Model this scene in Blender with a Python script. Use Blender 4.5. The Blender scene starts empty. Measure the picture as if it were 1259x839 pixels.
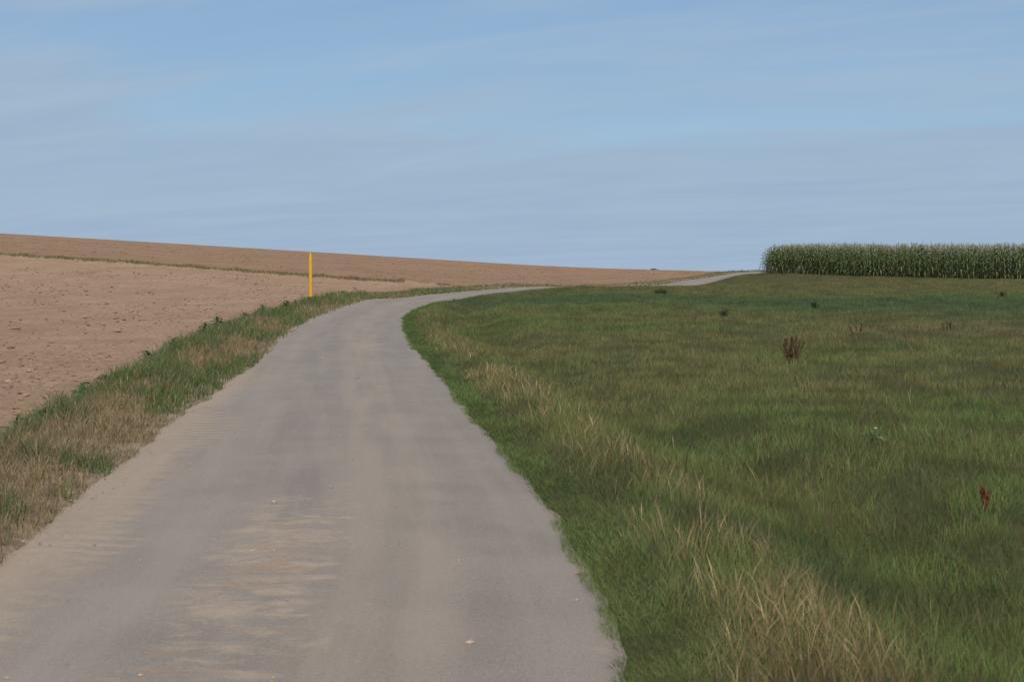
import bpy, math
import numpy as np

rng = np.random.default_rng(11)
S = bpy.context.scene
COL = S.collection

# ------------------------------------------------------------------ camera, sky, sun
F, CX, HOR, EYE = 1748.0, 629.5, 323.0, 1.68          # focal length etc. in pixels of the 1259 px photograph
cam_d = bpy.data.cameras.new('camera')
cam_d.lens, cam_d.sensor_width = 50.0, 36.0
cam_d.shift_y = -(419.5 - HOR) / 1259.0
cam_d.clip_start, cam_d.clip_end = 0.1, 9000.0
cam_d.dof.use_dof = True
cam_d.dof.focus_distance = 38.0
cam_d.dof.aperture_fstop = 7.0
cam = bpy.data.objects.new('camera', cam_d)
cam.location = (0, 0, EYE)
cam.rotation_euler = (math.radians(90), 0, 0)
COL.objects.link(cam)
S.camera = cam

SUN_EL, SUN_AZ = math.radians(45), math.radians(182)   # azimuth from +Y towards +X
world = bpy.data.worlds.new('World')
S.world = world
world.use_nodes = True
SKY_STRENGTH = 0.10
sun_d = bpy.data.lights.new('sun', 'SUN')
sun_d.energy, sun_d.angle, sun_d.color = 3.8, math.radians(1.0), (1.0, 0.89, 0.74)
sun = bpy.data.objects.new('sun', sun_d)
COL.objects.link(sun)
from mathutils import Vector
sdir = Vector((math.sin(SUN_AZ) * math.cos(SUN_EL), math.cos(SUN_AZ) * math.cos(SUN_EL), math.sin(SUN_EL)))
sun.rotation_euler = sdir.to_track_quat('Z', 'Y').to_euler()
sun.location = (30, 20, 60)

S.view_settings.view_transform = 'Standard'
S.view_settings.look = 'None'
S.view_settings.exposure = 0.0
S.view_settings.gamma = 1.0
S.view_settings.use_curve_mapping = False
S.render.engine = 'CYCLES'
S.cycles.use_denoising = True
S.cycles.max_bounces = 6


# ------------------------------------------------------------------ node helper
class NT:
    def __init__(self, tree):
        self.t = tree
        self.n = tree.nodes
        self.n.clear()

    def node(self, kind, props=None, **ins):
        nd = self.n.new(kind)
        for k, v in (props or {}).items():
            setattr(nd, k, v)
        for k, v in ins.items():
            self.set(nd, k, v)
        return nd

    def set(self, nd, key, v):
        s = nd.inputs[int(key[1:])] if key[0] == 'i' and key[1:].isdigit() else nd.inputs[key.replace('_', ' ')]
        if isinstance(v, bpy.types.NodeSocket):
            self.t.links.new(v, s)
        else:
            s.default_value = v

    def m(self, op, a, b=0.0, c=0.0, clamp=False):
        nd = self.node('ShaderNodeMath', {'operation': op, 'use_clamp': clamp}, i0=a, i1=b, i2=c)
        return nd.outputs[0]

    def vm(self, op, a, b=(0, 0, 0)):
        nd = self.node('ShaderNodeVectorMath', {'operation': op}, i0=a, i1=b)
        return nd.outputs[0]

    def xyz(self, v):
        nd = self.node('ShaderNodeSeparateXYZ', None, i0=v)
        return nd.outputs[0], nd.outputs[1], nd.outputs[2]

    def vec(self, x, y, z=0.0):
        return self.node('ShaderNodeCombineXYZ', None, i0=x, i1=y, i2=z).outputs[0]

    def noise(self, v, scale, detail=4.0, rough=0.55, dist=0.0):
        nd = self.node('ShaderNodeTexNoise', None, Vector=v, Scale=scale, Detail=detail, Roughness=rough, Distortion=dist)
        return nd.outputs[0]

    def ramp(self, f, lo, hi):          # smooth 0..1
        nd = self.node('ShaderNodeMapRange', {'interpolation_type': 'SMOOTHSTEP'}, i0=f, i1=lo, i2=hi, i3=0.0, i4=1.0)
        return nd.outputs[0]

    def mix(self, f, a, b, mode='MIX'):
        nd = self.node('ShaderNodeMix', {'data_type': 'RGBA', 'blend_type': mode})
        self.set(nd, 'i0', f)
        for i, v in ((6, a), (7, b)):
            if isinstance(v, bpy.types.NodeSocket):
                self.t.links.new(v, nd.inputs[i])
            else:
                nd.inputs[i].default_value = (*v, 1.0)
        return nd.outputs[2]

    def bump(self, h, strength, dist):
        return self.node('ShaderNodeBump', None, Height=h, Strength=strength, Distance=dist).outputs[0]

    def pos(self):
        return self.node('ShaderNodeNewGeometry').outputs['Position']

    def out(self, color, rough=0.9, spec=0.2, normal=None):
        p = self.node('ShaderNodeBsdfPrincipled', None, Roughness=rough)
        p.inputs['Specular IOR Level'].default_value = spec
        if isinstance(color, bpy.types.NodeSocket):
            self.t.links.new(color, p.inputs['Base Color'])
        else:
            p.inputs['Base Color'].default_value = (*color, 1)
        if normal is not None:
            self.t.links.new(normal, p.inputs['Normal'])
        o = self.node('ShaderNodeOutputMaterial', None, Surface=p.outputs[0])
        return p


def material(name):
    m = bpy.data.materials.new(name)
    m.use_nodes = True
    return m, NT(m.node_tree)


# ------------------------------------------------------------------ sky with a thin veil of cirrus
w = NT(world.node_tree)
sky = w.node('ShaderNodeTexSky', {'sky_type': 'NISHITA', 'sun_disc': False, 'sun_elevation': SUN_EL, 'sun_rotation': SUN_AZ,
                                   'altitude': 300.0, 'air_density': 1.0, 'dust_density': 0.6, 'ozone_density': 2.2})
gen = w.node('ShaderNodeTexCoord').outputs['Generated']
dx, dy, dz = w.xyz(gen)
den = w.m('ADD', w.m('MAXIMUM', dz, 0.0), 0.10)
px, py = w.m('DIVIDE', dx, den), w.m('DIVIDE', dy, den)
pv = w.vec(w.m('MULTIPLY', px, 0.62), w.m('ADD', w.m('MULTIPLY', py, 1.0), w.m('MULTIPLY', px, 0.42)), 0.37)
n1 = w.noise(pv, 0.72, 6.0, 0.55, 0.6)
pv2 = w.vec(w.m('MULTIPLY', px, 0.9), w.m('ADD', w.m('MULTIPLY', py, 2.2), w.m('MULTIPLY', px, 0.8)), 4.1)
n2 = w.noise(pv2, 1.2, 6.0, 0.6, 0.5)
veil = w.m('ADD', w.m('MULTIPLY', n1, 0.72), w.m('MULTIPLY', n2, 0.28))
slant = w.m('POWER', 2.718, w.m('MULTIPLY', w.m('POWER', w.m('DIVIDE', w.m('MAXIMUM', dz, 0.0), 0.08), 2.0), -1.0))
vf = w.m('ADD', w.m('MULTIPLY', w.ramp(veil, 0.36, 0.62), 0.46), w.m('ADD', 0.46, w.m('MULTIPLY', slant, 0.52)), clamp=True)
VEIL = (0.345 / SKY_STRENGTH, 0.462 / SKY_STRENGTH, 0.605 / SKY_STRENGTH)
skyc = w.mix(1.0, sky.outputs[0], (0.66, 0.84, 0.99), 'MULTIPLY')
tone = w.m('ADD', 0.86, w.m('MULTIPLY', n2, 0.28))
veilc = w.mix(1.0, w.vec(tone, w.m('ADD', w.m('MULTIPLY', tone, .8), .2), w.m('ADD', w.m('MULTIPLY', tone, .5), .5)), VEIL, 'MULTIPLY')
wc = w.mix(vf, skyc, veilc)
bg = w.node('ShaderNodeBackground', None, Color=wc, Strength=SKY_STRENGTH)
w.node('ShaderNodeOutputWorld', None, Surface=bg.outputs[0])


# ------------------------------------------------------------------ numeric helpers
def h2(ix, iy, seed):
    n = (ix.astype(np.int64) * 374761393 + iy.astype(np.int64) * 668265263 + seed * 974711) & 0xFFFFFFFF
    n = ((n ^ (n >> 13)) * 1274126177) & 0xFFFFFFFF
    n = ((n ^ (n >> 16)) * 2246822519) & 0xFFFFFFFF
    return ((n ^ (n >> 15)) & 0xFFFFFF) / float(0xFFFFFF)


def vnoise(x, y, seed=0):
    ix, iy = np.floor(x), np.floor(y)
    fx, fy = x - ix, y - iy
    fx, fy = fx * fx * (3 - 2 * fx), fy * fy * (3 - 2 * fy)
    a, b = h2(ix, iy, seed), h2(ix + 1, iy, seed)
    c, d = h2(ix, iy + 1, seed), h2(ix + 1, iy + 1, seed)
    return (a * (1 - fx) + b * fx) * (1 - fy) + (c * (1 - fx) + d * fx) * fy


def fbm(x, y, seed=0, octs=4):
    s, a, tot = 0.0, 1.0, 0.0
    for i in range(octs):
        s = s + a * vnoise(x * 2 ** i + 17.3 * i, y * 2 ** i - 9.1 * i, seed + i)
        tot += a
        a *= 0.5
    return s / tot


def sst(a, b, x):
    t = np.clip((x - a) / (b - a), 0, 1)
    return t * t * (3 - 2 * t)


def P(px_, py_, d):                     # photo pixel + distance -> ground point
    return ((px_ - CX) / F * d, d, EYE - (py_ - HOR) / F * d)


# ------------------------------------------------------------------ the land: broad heights from surveyed points
pts = []
for X in (-5, -1, 4, 10):
    for Y in (-25, -8, 2, 12, 24):
        pts.append((X, Y, 0.0))
pts += [(-25, -20, .3), (30, -20, -.1), (-60, -60, .5), (60, -60, -.3), (-14, 5, .15), (20, 10, -.02)]
ROAD_Z = [(-4.4, 38, 0), (-4.8, 51.5, 0), (-4.0, 62.5, 0), (-2.5, 75, 0), (0, 86, 0), (5, 95, -.04), (11, 104, -.10),
          (15.6, 116, .22), (19, 126, .45), (22.2, 136, .63), (25, 145, .70), (31, 160, .60), (42, 190, -.2), (55, 225, -1.6)]
pts += ROAD_Z
for q in [(0, 450, 23), (0, 400, 37), (0, 352, 65), (0, 316, 95), (0, 296, 135), (0, 288, 172),
          (200, 400, 38), (200, 360, 62), (200, 329, 92), (200, 309, 130), (200, 299.6, 175),
          (400, 364, 60), (400, 344, 90), (400, 322, 130), (400, 311, 180),
          (550, 350.5, 92), (550, 333, 135), (550, 320, 185),
          (700, 349, 106), (700, 337, 140), (700, 328.5, 185),
          (830, 344, 123), (830, 336, 150), (830, 332.8, 180), (925, 334.2, 155),
          (1100, 400, 36), (1100, 370, 54), (1100, 350, 80), (1100, 340, 109), (1259, 400, 36), (1259, 343, 98), (1259, 338, 140),
          (850, 400, 36.5), (850, 370, 60), (850, 358, 78), (940, 350, 86), (940, 336.2, 123), (1000, 335, 150),
          (1600, 345, 90), (1600, 400, 35), (1600, 340, 150), (-500, 300, 95), (-500, 262, 175), (-500, 400, 36), (1300, 337, 180)]:
    pts.append(P(*q))
pts += [P(745, 353, 92), P(790, 356.5, 96), P(860, 357.5, 99), P(892, 351, 108), (4.0, 87.5, .10), (3, 70, .04), (8, 60, .03)]
pts = np.array(pts)
SC = 50.0


def tps(dx, dy):
    r2 = dx * dx + dy * dy + 1e-12
    return 0.5 * r2 * np.log(r2)


def solve_rbf(p):
    n = len(p)
    x, y = p[:, 0] / SC, p[:, 1] / SC
    A = np.zeros((n + 3, n + 3))
    A[:n, :n] = tps(x[:, None] - x, y[:, None] - y) + np.eye(n) * 2e-4
    A[:n, n], A[:n, n + 1], A[:n, n + 2] = 1, x, y
    A[n:, :n] = A[:n, n:].T
    return np.linalg.solve(A, np.concatenate([p[:, 2], np.zeros(3)]))


RBF = solve_rbf(pts)


def macro(X, Y):
    X, Y = np.asarray(X, float).ravel(), np.asarray(Y, float).ravel()
    out = np.empty_like(X)
    n = len(pts)
    for i in range(0, len(X), 40000):
        x, y = X[i:i + 40000] / SC, Y[i:i + 40000] / SC
        ph = tps(x[:, None] - pts[:, 0] / SC, y[:, None] - pts[:, 1] / SC)
        out[i:i + 40000] = ph @ RBF[:n] + RBF[n] + RBF[n + 1] * x + RBF[n + 2] * y
    r = np.hypot(X, Y)
    k = sst(200, 320, r)
    back = sst(40, 120, -Y)
    out = out * (1 - back)
    return out * (1 - k) + (-3.0 - (r - 300) * 0.02) * k


# road centre line
ctl = np.array([(-1.2, -60), (-1.0, -20), (-0.92, 0), (-0.92, 5.7), (-1.09, 8.8), (-1.62, 13.5), (-2.28, 19.2), (-3.04, 25.5), (-3.80, 32), (-4.38, 39),
                (-4.75, 45), (-4.82, 52), (-4.05, 62), (-2.6, 74), (0.0, 86), (5, 95.5), (11, 104.5), (15.6, 116), (19, 126),
                (22.2, 136), (25, 145), (31, 160), (42, 190), (55, 225), (75, 270)], float)


def catmull(p, per=24):
    q = np.vstack([2 * p[0] - p[1], p, 2 * p[-1] - p[-2]])
    out = []
    for i in range(1, len(q) - 2):
        u = np.linspace(0, 1, per, endpoint=False)[:, None]
        a, b, c, d = q[i - 1], q[i], q[i + 1], q[i + 2]
        out.append(0.5 * (2 * b + (c - a) * u + (2 * a - 5 * b + 4 * c - d) * u ** 2 + (3 * b - 3 * c + d - a) * u ** 3))
    out.append(q[-2][None])
    return np.vstack(out)


CL = catmull(ctl)
for _ in range(6):
    CL[1:-1] = .25 * CL[:-2] + .5 * CL[1:-1] + .25 * CL[2:]
seg = np.hypot(*np.diff(CL, axis=0).T)
ARC = np.concatenate([[0], np.cumsum(seg)])
TAN = np.gradient(CL, axis=0)
TAN /= np.linalg.norm(TAN, axis=1)[:, None]
NRM = np.stack([TAN[:, 1], -TAN[:, 0]], 1)            # to the right


def road_t(X, Y):                       # signed lateral offset from the centre line (+ right), arc length
    X, Y = np.asarray(X, float).ravel(), np.asarray(Y, float).ravel()
    T, Sg = np.empty_like(X), np.empty_like(X)
    for i in range(0, len(X), 20000):
        x, y = X[i:i + 20000], Y[i:i + 20000]
        d2 = (x[:, None] - CL[:, 0]) ** 2 + (y[:, None] - CL[:, 1]) ** 2
        k = d2.argmin(1)
        ex, ey = x - CL[k, 0], y - CL[k, 1]
        T[i:i + 20000] = np.where(ex * NRM[k, 0] + ey * NRM[k, 1] >= 0, 1, -1) * np.sqrt(d2[np.arange(len(k)), k])
        Sg[i:i + 20000] = ARC[k] + ex * TAN[k, 0] + ey * TAN[k, 1]
    return T, Sg


HALF = 1.38


def left_edge(Sg):                      # where the grass verge starts / ends left of the road (distance from centre)
    a = 1.71 + 0.14 * (vnoise(Sg * 0.6, Sg * 0 + 3.3, 5) - 0.5) + 0.10 * (vnoise(Sg * 2.3, Sg * 0 + 1.3, 6) - 0.5)
    a = a + .10 - np.interp(Sg - 60.0, [12, 19, 25, 33], [0, .16, .44, .56])
    b = 3.22 + 0.6 * (vnoise(Sg * 0.35, Sg * 0 + 7.7, 8) - 0.5) + 0.35 * (vnoise(Sg * 1.3, Sg * 0 + 2.2, 9) - 0.5)
    return a, b


def right_edge(Sg):
    return HALF + 0.06 * (vnoise(Sg * 1.1, Sg * 0 + 4.1, 12) - 0.5) + 0.07 * (vnoise(Sg * 5.5, Sg * 0 + 0.4, 13) - 0.5)


# field margin: a thin grass line between two fields
LINE = catmull(np.array([(-95, 118), (-60, 104), (-34, 95.5), (-24, 93), (-15.5, 91), (-9, 90), (-4.5, 91.5)], float), 16)


def line_d(X, Y):
    X, Y = np.asarray(X, float).ravel(), np.asarray(Y, float).ravel()
    yl = np.interp(X, LINE[:, 0], LINE[:, 1])
    return Y - yl


def terrain(X, Y, T=None, Sg=None):
    X, Y = np.asarray(X, float).ravel(), np.asarray(Y, float).ravel()
    if T is None:
        T, Sg = road_t(X, Y)
    z = macro(X, Y)
    a = np.abs(T)
    z = z - 0.07 * (1 - sst(-.10, .04, np.where(T < 0, a - left_edge(Sg)[0] - .05, a - right_edge(Sg) + .02)))      # bed under the carriageway
    L, R = -T, T - HALF
    z = z + 0.11 * np.exp(-((L - 2.7) / 0.55) ** 2) * (T < 0)
    z = z + (0.05 * np.exp(-((R - 0.75) / 0.45) ** 2) - 0.20 * np.exp(-((R - 2.05) / 0.6) ** 2)) * (T > 0)
    grassy = (T > HALF + .3)
    z = z + grassy * sst(0.3, 1.2, R) * (0.05 * (fbm(X * .8, Y * .8, 31, 3) - .5) + 0.10 * (fbm(X * .16, Y * .16, 37, 2) - .5))
    fld = (L > 3.1)
    r = np.hypot(X, Y)
    amp = 0.075 * (1 - 0.45 * sst(60, 130, r))
    z = z + fld * sst(3.1, 3.7, L) * amp * ((fbm(X * 3.1, Y * 2.6, 41, 4) - .5) * 1.5 + 0.8 * (fbm(X * .7, Y * .5, 47, 3) - .5)) * sst(400, 250, r)
    ld = line_d(X, Y)
    z = z + fld * .10 * np.exp(-(ld / .6) ** 2) * (X < -5)
    z = z + fld * (0.10 * sst(-.3, .3, ld) * np.exp(-np.maximum(ld, 0) / 6)) * (X < -5)
    return z


# ------------------------------------------------------------------ mesh builders
def mesh_obj(name, V, Fc, mat, col=None, uv=None, smooth=False, parent=None, mats=None, fmat=None):
    """V (n,3); Fc: (m,3) or (m,4) int array."""
    me = bpy.data.meshes.new(name)
    V = np.ascontiguousarray(V, np.float32)
    Fc = np.ascontiguousarray(Fc, np.int32)
    k = Fc.shape[1]
    me.vertices.add(len(V))
    me.vertices.foreach_set('co', V.ravel())
    me.loops.add(Fc.size)
    me.loops.foreach_set('vertex_index', Fc.ravel())
    me.polygons.add(len(Fc))
    me.polygons.foreach_set('loop_start', np.arange(0, Fc.size, k, dtype=np.int32))
    me.polygons.foreach_set('loop_total', np.full(len(Fc), k, np.int32))
    me.polygons.foreach_set('use_smooth', np.full(len(Fc), smooth))
    for mm in (mats or [mat]):
        me.materials.append(mm)
    if fmat is not None:
        me.polygons.foreach_set('material_index', np.asarray(fmat, np.int32))
    if col is not None:
        a = me.attributes.new('Col', 'FLOAT_COLOR', 'POINT')
        c4 = np.ones((len(V), 4), np.float32)
        c4[:, :3] = col
        a.data.foreach_set('color', c4.ravel())
    if uv is not None:
        l = me.uv_layers.new(name='UVMap')
        l.data.foreach_set('uv', np.ascontiguousarray(uv[Fc.ravel()], np.float32).ravel())
    me.update(calc_edges=True)
    o = bpy.data.objects.new(name, me)
    COL.objects.link(o)
    if parent:
        o.parent = parent
    return o


def tag(o, label=None, cat=None, group=None, kind=None):
    for k, v in (('label', label), ('category', cat), ('group', group), ('kind', kind)):
        if v:
            o[k] = v
    return o


def empty(name, loc, rz=0.0):
    o = bpy.data.objects.new(name, None)
    o.location = loc
    o.rotation_euler = (0, 0, rz)
    o.empty_display_size = 0.1
    COL.objects.link(o)
    return o


class MB:
    """collects small tubes, leaves and blobs as triangles"""
    def __init__(self):
        self.v, self.f, self.c = [], [], []
        self.n = 0

    def add(self, V, Fc, col):
        V = np.asarray(V, float)
        self.v.append(V)
        self.f.append(np.asarray(Fc, int) + self.n)
        c = np.asarray(col, float)
        self.c.append(np.tile(c, (len(V), 1)) if c.ndim == 1 else c)
        self.n += len(V)

    def tube(self, path, rad, col, k=5, cap=True):
        path = np.asarray(path, float)
        rad = np.broadcast_to(np.asarray(rad, float), (len(path),))
        d = np.gradient(path, axis=0)
        d /= np.linalg.norm(d, axis=1)[:, None] + 1e-9
        ref = np.where(np.abs(d[:, 2:3]) > .9, np.array([[1., 0, 0]]), np.array([[0, 0, 1.]]))
        u = np.cross(d, ref)
        u /= np.linalg.norm(u, axis=1)[:, None]
        v = np.cross(d, u)
        a = np.arange(k) / k * 2 * math.pi
        V = path[:, None] + rad[:, None, None] * (np.cos(a)[None, :, None] * u[:, None] + np.sin(a)[None, :, None] * v[:, None])
        V = V.reshape(-1, 3)
        Fc = []
        for i in range(len(path) - 1):
            for j in range(k):
                a0, a1, b0, b1 = i * k + j, i * k + (j + 1) % k, (i + 1) * k + j, (i + 1) * k + (j + 1) % k
                Fc += [(a0, b0, b1), (a0, b1, a1)]
        if cap:
            for e in (0, len(path) - 1):
                c = len(V)
                V = np.vstack([V, path[e]])
                for j in range(k):
                    Fc.append((c, e * k + j, e * k + (j + 1) % k))
        self.add(V, Fc, col)

    def ribbon(self, path, width, side, col, fold=0.0):
        """leaf: centre line path, half widths, sideways vector; fold makes a V section"""
        path = np.asarray(path, float)
        width = np.asarray(width, float)[:, None]
        side = np.asarray(side, float)
        up = np.array([0, 0, 1.0])
        l = path - side * width + up * fold * width
        r = path + side * width + up * fold * width
        n = len(path)
        V = np.vstack([l, path, r])
        Fc = []
        for i in range(n - 1):
            Fc += [(i, n + i, n + i + 1), (i, n + i + 1, i + 1), (n + i, 2 * n + i, 2 * n + i + 1), (n + i, 2 * n + i + 1, n + i + 1)]
        self.add(V, Fc, col)

    def blob(self, c, r, col, jit=.25):
        V = np.array([(0, 0, 1), (1, 0, .2), (.3, .95, .1), (-.8, .6, -.05), (-.8, -.6, .15), (.3, -.95, -.1), (0, 0, -1)], float)
        V = V * (1 + jit * (rng.random((7, 1)) - .5) * 2) * np.asarray(r)
        ring = [1, 2, 3, 4, 5]
        Fc = []
        for i in range(5):
            Fc += [(0, ring[i], ring[(i + 1) % 5]), (6, ring[(i + 1) % 5], ring[i])]
        self.add(V + np.asarray(c), Fc, col)

    def data(self):
        return np.vstack(self.v), np.vstack(self.f), np.vstack(self.c)

    def build(self, name, mat, parent=None, smooth=False):
        V, Fc, c = self.data()
        return mesh_obj(name, V, Fc, mat, col=c, parent=parent, smooth=smooth)


# ------------------------------------------------------------------ materials
def soil_material(name, c_lo, c_mid, c_hi, line=False):
    m, n = material(name)
    p = n.pos()
    x, y, z = n.xyz(p)
    flat = n.vec(x, y, 0.0)
    big = n.noise(flat, 0.06, 3, .5)
    mid = n.noise(flat, 0.55, 5, .6)
    fine = n.noise(flat, 7.0, 6, .7)
    tiny = n.noise(flat, 38.0, 4, .7)
    c = n.mix(n.ramp(mid, .38, .66), c_mid, c_hi)
    c = n.mix(n.m('MULTIPLY', n.ramp(fine, .47, .66), .85), c, c_lo)
    mid2 = n.noise(flat, 2.4, 5, .7)
    c = n.mix(n.m('MULTIPLY', n.ramp(mid2, .52, .68), .45), c, c_lo)
    c = n.mix(n.m('MULTIPLY', n.ramp(big, .45, .65), .45), c, tuple(v * .88 for v in c_mid))
    c = n.mix(n.m('MULTIPLY', n.ramp(tiny, .55, .75), .35), c, tuple(min(1, v * 1.2) for v in c_hi))
    c = n.mix(n.m('MULTIPLY', n.ramp(n.noise(n.vec(n.m('MULTIPLY', x, .35), n.m('MULTIPLY', y, .16), 3.0), 1.0, 6, .68), .47, .60), .40), c, c_lo)
    weed = n.m('MULTIPLY', n.ramp(n.noise(flat, .9, 5, .65), .66, .74), .40)
    c = n.mix(weed, c, (.16, .17, .075))
    nb = n.bump(n.m('ADD', n.m('ADD', fine, n.m('MULTIPLY', mid2, .8)), n.m('MULTIPLY', tiny, .35)), 1.0, .07)
    n.out(c, .95, .1, nb)
    return m


M_field = soil_material('ploughed_soil', (.268, .166, .106), (.362, .240, .160), (.405, .282, .197))
M_back = soil_material('far_field_soil', (.215, .130, .076), (.300, .190, .118), (.340, .225, .146))

M_verge, n = material('verge_soil')
p = n.pos()
a, b = n.noise(p, 3.0, 6, .65), n.noise(p, 22.0, 4, .7)
c = n.mix(n.ramp(a, .4, .62), (.20, .150, .098), (.33, .25, .175))
c = n.mix(n.m('MULTIPLY', n.ramp(b, .5, .7), .4), c, (.15, .125, .07))
n.out(c, .95, .1, n.bump(b, .7, .03))

M_meadow, n = material('meadow_soil')
p = n.pos()
a, b = n.noise(p, 0.5, 6, .65), n.noise(p, 14.0, 5, .7)
c = n.mix(n.ramp(a, .38, .62), (.050, .056, .022), (.085, .080, .034))
c = n.mix(n.m('MULTIPLY', n.ramp(b, .5, .68), .6), c, (.11, .085, .045))
n.out(c, .95, .1, n.bump(b, .8, .04))

# asphalt with dust, wheel tracks and dried mud; u = offset from the centre, v = distance along the road, both in metres
M_road, n = material('dusty_asphalt')
uv = n.node('ShaderNodeUVMap').outputs[0]
t, s, _ = n.xyz(uv)
g1 = n.noise(uv, 1.1, 5, .6)
g2 = n.noise(uv, 9.0, 5, .65)
g3 = n.noise(uv, 120.0, 3, .7)
streak = n.noise(n.vec(n.m('MULTIPLY', t, 3.4), n.m('MULTIPLY', s, 5.5)), 1.0, 6, .68, .6)
along = n.noise(n.vec(n.m('MULTIPLY', t, 4.0), n.m('MULTIPLY', s, .22)), 1.0, 4, .55)
asp = n.mix(n.ramp(g1, .35, .65), (.203, .172, .148), (.240, .204, .174))
asp = n.mix(n.m('MULTIPLY', n.ramp(along, .42, .62), .35), asp, (.292, .246, .208))
asp = n.mix(n.m('MULTIPLY', n.ramp(g3, .50, .68), .60), asp, (.36, .315, .27))
asp = n.mix(n.m('MULTIPLY', n.ramp(g3, .50, .32), .60), asp, (.11, .095, .082))
DUST, DUST2, MUD = (.350, .265, .188), (.390, .308, .225), (.280, .188, .125)
# dusty wheel track right of centre
track = n.m('MULTIPLY', n.m('SUBTRACT', 1.0, n.ramp(n.m('ABSOLUTE', n.m('SUBTRACT', t, n.m('ADD', .34, n.m('MULTIPLY', n.m('SUBTRACT', g1, .5), .5)))), .10, .55)),
            n.m('ADD', .25, n.m('MULTIPLY', n.ramp(along, .3, .65), .40)))
c = n.mix(n.m('MULTIPLY', track, .70), asp, (.322, .260, .200))
ltrack = n.m('MULTIPLY', n.m('SUBTRACT', 1.0, n.ramp(n.m('ABSOLUTE', n.m('SUBTRACT', t, -.95)), .05, .40)), .22)
c = n.mix(ltrack, c, (.33, .28, .235))
# dust drifting in from the left shoulder, ragged by streaks and tyre lugs
lug = n.m('SINE', n.m('ADD', n.m('MULTIPLY', s, 29.0), n.m('MULTIPLY', t, 14.0)))
lugf = n.m('MULTIPLY', n.ramp(lug, -.3, .7), n.ramp(n.noise(n.vec(0.0, n.m('MULTIPLY', s, .33)), 1.0, 2, .5), .45, .60))
edge = n.m('ADD', n.m('ADD', t, 1.36), n.m('MULTIPLY', n.m('SUBTRACT', streak, .5), -.75))
edge = n.m('SUBTRACT', edge, n.m('MULTIPLY', lugf, .30))
edge = n.m('ADD', edge, n.m('MULTIPLY', n.m('SUBTRACT', g1, .5), .5))
dust = n.m('SUBTRACT', 1.0, n.ramp(edge, -.22, .16))
c = n.mix(n.m('MULTIPLY', dust, .64), c, n.mix(n.ramp(g2, .35, .65), DUST, (.385, .295, .212)))
# dried mud clods and streaks in the middle, most of them within a long patch that the tractors left
zone = n.m('MULTIPLY', n.m('SUBTRACT', 1.0, n.ramp(n.m('ABSOLUTE', n.m('ADD', t, .28)), .18, .62)), n.m('SUBTRACT', 1.0, n.ramp(n.m('ABSOLUTE', n.m('SUBTRACT', s, 67.6)), .8, 5.2)))
zone = n.m('ADD', n.m('MULTIPLY', zone, .22), n.m('MULTIPLY', n.m('SUBTRACT', g1, .5), .34))
mudf = n.ramp(n.m('ADD', streak, zone), .62, .86)
c = n.mix(n.m('MULTIPLY', mudf, .62), c, n.mix(n.ramp(g2, .42, .62), DUST2, (.36, .27, .20)))
mud2 = n.ramp(n.m('ADD', n.noise(n.vec(n.m('MULTIPLY', t, 2.6), n.m('MULTIPLY', s, 3.2), 5.5), 1.0, 6, .7), n.m('MULTIPLY', zone, .55)), .66, .76)
c = n.mix(n.m('MULTIPLY', mud2, .6), c, MUD)
fl = n.ramp(n.noise(n.vec(n.m('MULTIPLY', t, 5.0), n.m('MULTIPLY', s, 13.0), 2.0), 1.0, 3, .5), .70, .76)
c = n.mix(n.m('MULTIPLY', fl, .55), c, DUST2)
# right edge: a little darker and dirtier
re = n.ramp(n.m('ADD', t, n.m('MULTIPLY', n.m('SUBTRACT', g2, .5), .25)), 1.33, 1.46)
c = n.mix(n.m('MULTIPLY', re, .5), c, (.17, .13, .10))
g4 = n.noise(uv, 34.0, 4, .7)
c = n.mix(n.m('MULTIPLY', n.ramp(g4, .50, .70), .30), c, (.37, .32, .275))
c = n.mix(n.m('MULTIPLY', n.ramp(g4, .48, .30), .30), c, (.15, .13, .115))
patchy = n.noise(n.vec(n.m('MULTIPLY', t, 1.6), n.m('MULTIPLY', s, .5), 9.0), 1.0, 5, .65)
c = n.mix(n.m('MULTIPLY', n.ramp(patchy, .50, .70), .22), c, (.175, .153, .138))
hgt = n.m('ADD', n.m('MULTIPLY', g3, .25), n.m('ADD', n.m('MULTIPLY', mudf, .5), n.m('MULTIPLY', n.m('MULTIPLY', lugf, dust), .8)))
n.out(c, .85, .25, n.bump(hgt, .5, .012))


def attr_material(name, transl=0.25, rough=.65, spec=.25, vary=.25):
    m, n = material(name)
    at = n.node('ShaderNodeAttribute', {'attribute_name': 'Col'})
    nz = n.noise(n.pos(), 9.0, 3, .6)
    c = n.mix(1.0, at.outputs['Color'], n.vec(*[n.m('ADD', 1 - vary / 2, n.m('MULTIPLY', nz, vary))] * 3), 'MULTIPLY')
    p = n.out(c, rough, spec)
    if transl > 0:
        tr = n.node('ShaderNodeBsdfTranslucent', None, Color=c)
        mx = n.node('ShaderNodeMixShader', None, i0=transl, i1=p.outputs[0], i2=tr.outputs[0])
        o = [k for k in n.n if k.type == 'OUTPUT_MATERIAL'][0]
        n.t.links.new(mx.outputs[0], o.inputs[0])
    return m


M_grass = attr_material('grass_blades', .33)
M_maize = attr_material('maize_leaf', .22, .5, .35)
M_weed = attr_material('weed_leaf', .2)
M_dead = attr_material('dead_plant', .0, .9, .1)
M_clod = attr_material('soil_clod', .0, .95, .1, .5)

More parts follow.
